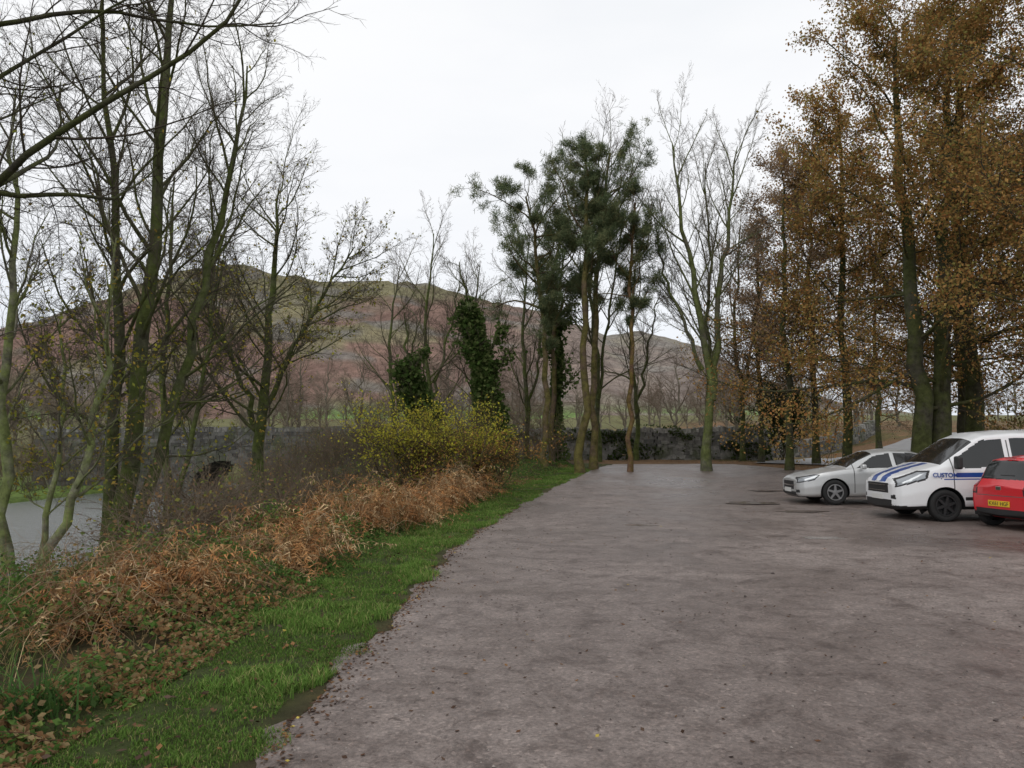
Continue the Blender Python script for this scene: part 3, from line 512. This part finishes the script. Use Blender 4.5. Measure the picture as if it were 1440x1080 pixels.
def body(name,parent,L,top,bot,w,wr,belt,wheels,Ra,classify,mats):
    t=np.linspace(0,1,260); s=L*(.72*(.5-.5*np.cos(np.pi*t))+.28*t); ip=lambda c:np.interp(s,[p[0] for p in c],[p[1] for p in c])
    def sm(v,k=3):
        for _ in range(k): v=np.r_[v[0],(v[:-2]+2*v[1:-1]+v[2:])/4,v[-1]]
        return v
    zt,zb,ww,wrr,be=[sm(ip(c)) for c in (top,bot,w,wr,belt)]; be=np.minimum(be,zt-.05); wrr=np.minimum(wrr,ww*.97)
    h=be-zb
    ctl=[(0*s,zb),(.88*ww,zb),(.975*ww,zb+.14*h),(ww,zb+.5*h),(.985*ww,be-.12*h),(.955*ww,be),(wrr,zt-.035-(zt-be)*.06),(wrr*.5,zt-.008),(0*s,zt)]
    seg=[3,4,14,14,5,22,8,8]; rows=[]
    for i,nn_ in enumerate(seg):
        for j in range(nn_):
            f=j/nn_; rows.append((ctl[i][0]*(1-f)+ctl[i+1][0]*f,ctl[i][1]*(1-f)+ctl[i+1][1]*f))
    rows.append(ctl[-1]); yv=np.array([r[0] for r in rows]).T; zv=np.array([r[1] for r in rows]).T
    for _ in range(3):
        yv[:,1:-1]=(yv[:,:-2]+2*yv[:,1:-1]+yv[:,2:])/4; zv[:,1:-1]=(zv[:,:-2]+2*zv[:,1:-1]+zv[:,2:])/4
    M=yv.shape[1]; sv=np.repeat(s[:,None],M,1)
    q=np.linspace(0,1,22)[:-1]
    f0=[(np.full(M,s[0])-.03*(1-k*k),yv[0]*k,zv[0]) for k in q]; f1=[(np.full(M,s[-1])+.03*(1-k*k),yv[-1]*k,zv[-1]) for k in q[::-1]]
    sv=np.concatenate([[f[0] for f in f0],sv,[f[0] for f in f1]]); yv=np.concatenate([[f[1] for f in f0],yv,[f[1] for f in f1]]); zv=np.concatenate([[f[2] for f in f0],zv,[f[2] for f in f1]])
    for (sw,zw) in wheels:
        d=np.hypot(sv-sw,zv-zw); near=(np.abs(d-Ra)<.018)&(yv>.4); k=np.where(near,Ra/np.maximum(d,1e-6),1); sv=sw+(sv-sw)*k; zv=zw+(zv-zw)*k
    n0=sv.shape[0]; F=grid_faces(n0,M)
    V=np.stack([sv,yv,zv],-1).reshape(-1,3); fc=V[F].mean(1)
    keep=np.ones(len(F),bool)
    for (sw,zw) in wheels: keep&=~((np.hypot(fc[:,0]-sw,fc[:,2]-zw)<Ra)&(fc[:,1]>.45))
    toprow=(np.tile(np.arange(M-1),n0-1)>=M-18)
    mi=classify(fc[:,0],fc[:,1],fc[:,2],toprow)
    gl=np.zeros(len(V),bool); gm=np.zeros(len(V),bool); np.logical_or.at(gm,F[mi!=1].ravel(),True); np.logical_or.at(gl,F[mi==1].ravel(),True); V[gl&~gm,1]-=.012
    F=F[keep]; mi=mi[keep]; V2=V*np.array([1,-1,1]); 
    mk(name,np.concatenate([V,V2]),np.concatenate([F,F[:,::-1]+len(V)]),mats,np.r_[mi,mi],None,True,parent)
    a=Acc()
    for (sw,zw) in wheels:
        wy=float(np.interp(sw,s,ww))-.02
        for sg in (-1,1):
            an=np.linspace(0,2*np.pi,33); ring=lambda y,r:np.stack([sw+r*np.cos(an),np.full(33,sg*y),zw+r*np.sin(an)],1)
            a.add(np.concatenate([ring(wy-.005,Ra-.002),ring(wy-.4,Ra-.002),ring(wy-.4,.01)]),grid_faces(3,33),(0,0,0))
    V=np.concatenate(a.V); F=np.concatenate(a.F); k=V[F].mean(1)[:,2]>.24; mk('wheel_arches',V,F[k],[BLK],None,None,False,parent)
def lathe(prof,n=40):
    an=np.linspace(0,2*np.pi,n+1); P=np.array(prof); V=np.stack([np.stack([r*np.cos(an),np.full(n+1,y),r*np.sin(an)],1) for r,y in P]); return V.reshape(-1,3),grid_faces(len(P),n+1)
def wheel(parent,x,y,sg,r,wd,spokes,rimmat):
    V,F=lathe([(r*.64,-wd*.5),(r*.9,-wd*.5),(r*.975,-wd*.4),(r,-wd*.25),(r,wd*.25),(r*.975,wd*.4),(r*.9,wd*.5),(r*.64,wd*.46),(r*.64,-wd*.5)]); V=V*[1,sg,1]+[x,y,r]
    mk('tyre',V,F,[TYRE],None,None,True,parent)
    a=Acc(); V,F=lathe([(r*.64,wd*.47),(r*.6,wd*.42),(r*.56,wd*.1),(.001,wd*.05)]); a.add(V*[1,sg,1]+[x,y,r],F,(0,0,0),1)
    V,F=lathe([(r*.66,wd*.44),(r*.655,wd*.5),(r*.59,wd*.5),(r*.57,wd*.3)]); a.add(V*[1,sg,1]+[x,y,r],F,(0,0,0),0)
    V,F=lathe([(r*.16,wd*.3),(r*.15,wd*.46),(.001,wd*.47)]); a.add(V*[1,sg,1]+[x,y,r],F,(0,0,0),0)
    for i in range(spokes):
        t=i*2*math.pi/spokes+.3; c_,s_=math.cos(t),math.sin(t); q=[]
        for yy in (wd*.28,wd*.45):
            for rr,hw in ((r*.1,r*.10),(r*.61,r*.065)):
                for g in (-1,1): q.append((rr*c_-g*hw*s_,yy,rr*s_+g*hw*c_))
        a.add(np.array(q)*[1,sg,1]+[x,y,r],[[0,1,3,2],[4,6,7,5],[0,4,5,1],[2,3,7,6],[0,2,6,4],[1,5,7,3]],(0,0,0),0)
    a.obj('wheel_rim',[rimmat,BLK],False,parent)
def rbox(name,parent,c,sz,mat,bev=.3):
    bpy.ops.mesh.primitive_cube_add(size=1,location=(0,0,0)); o=bpy.context.object; o.name=name; o.data.name=name
    for v in o.data.vertices: v.co=Vector((v.co.x*sz[0],v.co.y*sz[1],v.co.z*sz[2]))
    o.location=c; m=o.modifiers.new('b','BEVEL'); m.width=min(sz)*bev; m.segments=3; o.data.materials.append(mat); o.parent=parent; return o
def tri(s,z,poly):
    ins=np.zeros(len(s),bool); p=poly; j=len(p)-1
    for i in range(len(p)):
        (xi,zi),(xj,zj)=p[i],p[j]; c=((zi>z)!=(zj>z))&(s<(xj-xi)*(z-zi)/(zj-zi+1e-12)+xi); ins^=c; j=i
    return ins
def empty(name,x,y,rot):
    e=bpy.data.objects.new(name,None); sc.collection.objects.link(e); e.location=(x,y,float(terr(x+1*math.cos(rot),y))+.008); e.rotation_euler=(0,0,rot); return e
van=empty('parked_van',8.35,17.15,math.radians(-2))
vm=[WHITE,GLASS,BLK,BLUE,LAMP,SEAM,TAIL,WPL]
def vcl(s,y,z,tr):
    m=np.zeros(len(s),int)
    m[(z<.32)]=2
    m[(s<.3)&(z<.44)&(z>.30)&(y<.62)]=2
    m[(s<.03)&(y<.50+.0*z)&(z>.58)&(z<.80)]=2
    m[tri(s,z,[(.03,.72),(.62,.90),(.70,1.09),(.5,1.08),(.06,.90)])&(y>.50)&(y<1.2)]=2
    m[tri(s,z,[(.06,.76),(.58,.93),(.62,1.05),(.48,1.05),(.09,.88)])&(y>.53)&(y<1.2)]=4
    m[(s<.16)&(z>.46)&(z<.55)&(y>.60)&(y<.74)]=2
    m[tr&(s>.03)&(s<.95)&(y>.10)&(y<.36)]=3
    m[(s<.10)&(z>.82)&(y>.10)&(y<.36)]=3
    m[tri(s,z,[(1.25,.95),(4.3,.95),(4.6,1.05),(1.25,1.05)])&(y>.8)]=3
    m[tri(s,z,[(.9,.90),(4.0,.90),(4.05,.92),(.9,.92)])&(y>.8)]=3
    m[tr&(s>.97)&(s<1.70)&(z>1.15)]=1
    side=(~tr)&(y>.6)
    m[side&tri(s,z,[(1.22,1.20),(1.28,1.34),(1.88,1.74),(2.3,1.78),(2.3,1.17),(1.45,1.14)])]=1
    m[side&tri(s,z,[(2.48,1.17),(2.48,1.78),(3.45,1.79),(3.45,1.2)])]=1; m[side&tri(s,z,[(3.6,1.2),(3.6,1.79),(4.55,1.77),(4.55,1.22)])]=1
    for sx in (1.18,2.4,3.5): m[side&(np.abs(s-sx)<.011)&(z>.42)&(m==0)&(z<1.75)]=5
    m[side&(s>1.4)&(s<4.7)&(z>.46)&(z<.52)]=2
    m[(s>4.9)&(y>.75)&(z>.9)&(z<1.4)]=6
    return m
body('bodywork',van,4.97,[(0,.84),(.05,.93),(.16,1.0),(.5,1.12),(.95,1.24),(1.35,1.54),(1.72,1.81),(2.0,1.92),(2.6,1.975),(4.5,1.96),(4.85,1.9),(4.97,1.7)],
 [(0,.28),(.08,.22),(.5,.22),(4.5,.25),(4.97,.35)],[(0,.66),(.04,.76),(.12,.85),(.3,.92),(.6,.965),(1,.985),(4.6,.985),(4.97,.93)],[(0,.55),(.5,.76),(.95,.84),(1.7,.74),(2.2,.76),(4.97,.76)],[(0,.78),(.5,1.02),(.95,1.15),(1.6,1.16),(4.97,1.18)],[(.99,.34),(3.92,.34)],.40,vcl,vm)
for s_ in (.99,3.92):
    for sg in (-1,1): wheel(van,s_,sg*.86,sg,.34,.22,6,BLK)
for sg in (-1,1): rbox('door_mirror',van,(1.22,sg*1.08,1.26),(.13,.18,.28),BLK,.35); rbox('door_handle',van,(2.2,sg*.985,1.09),(.16,.03,.035),BLK)
rbox('number_plate',van,(-.035,0,.49),(.012,.52,.11),WPL,.1)
for z in (.63,.75): rbox('grille_bar',van,(-.034,0,z),(.012,.8,.014),DARKCH,.2)
bpy.ops.object.text_add(); tx=bpy.context.object; tx.data.body='CUSTOM'; tx.data.size=.13; tx.data.extrude=.003; tx.data.offset=.003; tx.name='side_lettering'; bpy.ops.object.convert(target='MESH'); tx=bpy.context.object; tx.data.materials.clear(); tx.data.materials.append(BLUE); tx.parent=van; tx.location=(.72,-.990,.95); tx.rotation_euler=(math.pi/2,0,0)
car=empty('parked_car',7.65,20.75,math.radians(-3))
cm=[SILVER,GLASS,BLK,DARKCH,LAMP,SEAM,TAIL,WPL]
def ccl(s,y,z,tr):
    m=np.zeros(len(s),int)
    m[z<.2]=2
    m[(s<.03)&(y<.42)&(z>.38)&(z<.60)]=2; m[(s<.03)&(y<.45)&(z>.47)&(z<.50)]=3
    m[(s<.1)&(z<.32)&(z>.22)&(y<.55)]=2
    m[tri(s,z,[(.0,.55),(.40,.64),(.55,.78),(.42,.79),(.03,.70)])&(y>.42)]=2
    m[tri(s,z,[(.02,.575),(.38,.66),(.50,.76),(.42,.77),(.05,.68)])&(y>.45)]=4
    m[(s<.22)&(z>.30)&(z<.38)&(y>.55)&(y<.68)]=2
    m[tr&(s>1.28)&(s<1.98)&(z>.97)]=1; m[tr&(s>3.35)&(s<3.95)&(z>1.0)]=1
    side=(~tr)&(y>.5)
    m[side&tri(s,z,[(1.5,.96),(2.0,1.27),(2.45,1.36),(2.45,.97)])]=1; m[side&tri(s,z,[(2.53,.97),(2.53,1.36),(3.0,1.36),(3.3,1.28),(3.35,1.0)])]=1; m[side&tri(s,z,[(3.4,1.01),(3.37,1.25),(3.75,1.05)])]=1
    for sx in (1.42,2.49,3.42): m[side&(np.abs(s-sx)<.01)&(z>.32)&(m==0)&(z<1.3)]=5
    m[(s>4.4)&(y>.5)&(z>.75)&(z<.95)]=6
    return m
body('bodywork',car,4.6,[(0,.68),(.06,.74),(.3,.82),(.8,.92),(1.22,.98),(1.6,1.22),(2.0,1.41),(2.5,1.475),(3.0,1.45),(3.4,1.34),(3.95,1.08),(4.4,1.04),(4.55,.98),(4.6,.85)],
 [(0,.24),(.1,.17),(.6,.17),(4.1,.18),(4.6,.32)],[(0,.60),(.05,.68),(.15,.77),(.4,.84),(.8,.885),(2.5,.895),(4,.88),(4.45,.8),(4.6,.68)],[(0,.5),(.6,.72),(1.2,.74),(2,.58),(3,.57),(3.6,.62),(4.6,.6)],[(0,.62),(.6,.83),(1.2,.92),(2.5,.93),(4,.98),(4.6,.9)],[(.92,.325),(3.6,.325)],.37,ccl,cm)
for s_ in (.92,3.6):
    for sg in (-1,1): wheel(car,s_,sg*.775,sg,.325,.2,5,ALLOY)
for sg in (-1,1): rbox('door_mirror',car,(1.62,sg*.98,1.0),(.12,.18,.13),SILVER,.35); rbox('door_handle',car,(2.35,sg*.895,.86),(.16,.03,.03),DARKCH); rbox('door_handle',car,(3.25,sg*.895,.87),(.16,.03,.03),DARKCH)
rbox('number_plate',car,(-.04,0,.36),(.012,.52,.11),WPL,.1)
red=empty('parked_hatchback',13.0,15.35,math.radians(180+9))
rm=[RED,GLASS,BLK,YPL,LAMP,SEAM,TAIL,WPL]
def rcl(s,y,z,tr):
    m=np.zeros(len(s),int); m[z<.2]=2
    m[tr&(s>.95)&(s<1.6)&(z>.98)]=1
    m[(s>3.12)&(z>.97)&(z<1.34)&(y<.56)]=1
    side=(~tr)&(y>.5)&(s<3.1)
    m[side&tri(s,z,[(1.2,.95),(1.65,1.25),(2.0,1.36),(2.0,.95)])]=1; m[side&tri(s,z,[(2.08,.95),(2.08,1.36),(2.7,1.35),(2.9,1.1),(2.75,.98)])]=1
    for sx in (1.1,2.04): m[side&(np.abs(s-sx)<.01)&(z>.3)&(m==0)&(z<1.3)]=5
    m[(s>3.1)&(z>.68)&(z<1.02)&(y>.56)&(y<.78)]=2
    m[(s>3.1)&(z>.70)&(z<1.0)&(y>.59)&(y<.76)]=6
    m[(s>3.3)&(z>.22)&(z<.40)&(y<.62)]=2
    m[(s>3.3)&(np.abs(z-.655)<.01)&(y<.6)]=5
    m[(s<.1)&(z>.3)&(z<.5)&(y<.5)]=2; m[(s<.5)&(z>.6)&(z<.75)&(y>.45)]=4
    return m
body('bodywork',red,3.45,[(0,.7),(.08,.78),(.4,.88),(.9,.97),(1.25,1.22),(1.6,1.4),(2.0,1.46),(2.7,1.45),(3.1,1.40),(3.2,1.32),(3.34,1.02),(3.40,.93),(3.45,.86)],
 [(0,.24),(.1,.18),(3.2,.2),(3.45,.28)],[(0,.55),(.1,.68),(.4,.78),(.8,.81),(2.8,.81),(3.2,.79),(3.38,.75),(3.45,.70)],[(0,.45),(.8,.66),(1.6,.56),(2.8,.56),(3.2,.55),(3.45,.56)],[(0,.6),(.6,.82),(1.0,.9),(3.1,.95),(3.45,.82)],[(.68,.29),(3.02,.29)],.34,rcl,rm)
for s_ in (.68,3.02):
    for sg in (-1,1): wheel(red,s_,sg*.7,sg,.29,.18,5,ALLOY)
rbox('number_plate',red,(3.487,0,.50),(.012,.52,.11),YPL,.1)
bpy.ops.object.text_add(); tx=bpy.context.object; tx.data.body='KX61 HGF'; tx.data.size=.105; tx.data.extrude=.001; tx.name='plate_characters'; bpy.ops.object.convert(target='MESH'); tx=bpy.context.object; tx.data.materials.clear(); tx.data.materials.append(BLK); tx.parent=red; tx.location=(3.495,-.24,.465); tx.rotation_euler=(math.pi/2,0,math.pi/2)
rbox('badge',red,(3.475,0,.80),(.02,.13,.07),DARKCH,.3); rbox('rear_wiper',red,(3.32,.08,1.05),(.02,.34,.02),BLK,.3); rbox('high_brake_lamp',red,(3.17,0,1.395),(.04,.26,.025),TAIL,.3)
# ------------------------------------------------------------------ light, sky
w=bpy.data.worlds.new('World'); sc.world=w; w.use_nodes=True; nt=w.node_tree; bg=nt.nodes['Background']
sky=nt.nodes.new('ShaderNodeTexSky'); sky.sky_type='NISHITA'; sky.sun_disc=False; sky.sun_elevation=math.radians(40); sky.sun_rotation=math.radians(200); sky.dust_density=4; sky.air_density=1.2
tc=nt.nodes.new('ShaderNodeTexCoord'); mp=nt.nodes.new('ShaderNodeMapping'); mp.inputs['Scale'].default_value=(1,1,3.5); nt.links.new(tc.outputs['Generated'],mp.inputs['Vector'])
no=nt.nodes.new('ShaderNodeTexNoise'); no.inputs['Scale'].default_value=1.3; no.inputs['Detail'].default_value=6; nt.links.new(mp.outputs[0],no.inputs['Vector'])
cl=ramp(nt,no.outputs['Fac'],[(.3,(.88,.90,.93)),(.5,(.97,.975,.985)),(.68,(1.0,1.0,1.0))])
sx=nt.nodes.new('ShaderNodeSeparateXYZ'); nt.links.new(tc.outputs['Generated'],sx.inputs[0])
hz=ramp(nt,sx.outputs['Z'],[(0,(.82,.87,.94)),(.3,(.98,.985,1.0)),(.6,(1,1,1))])
c1=mix(nt,1.0,cl,hz,'MULTIPLY'); c10=mix(nt,1.0,c1,(10.5,10.5,10.5),'MULTIPLY'); cf=mix(nt,.95,sky.outputs[0],c10)
nt.links.new(cf,bg.inputs['Color']); bg.inputs['Strength'].default_value=.1
ld=bpy.data.lights.new('sun','SUN'); ld.energy=.55; ld.angle=math.radians(30); ld.color=(1,.97,.93); lo=bpy.data.objects.new('sun',ld); sc.collection.objects.link(lo); lo.rotation_euler=(math.radians(50),0,math.radians(-20))
cd=bpy.data.cameras.new('camera'); co=bpy.data.objects.new('camera',cd); sc.collection.objects.link(co); co.location=(0,0,1.65); co.rotation_euler=(math.radians(90+4.68),0,0); cd.sensor_width=36; cd.lens=26.25; cd.clip_end=9000; cd.clip_start=.05; sc.camera=co
sc.view_settings.view_transform='Standard'; sc.view_settings.look='None'; sc.view_settings.exposure=0
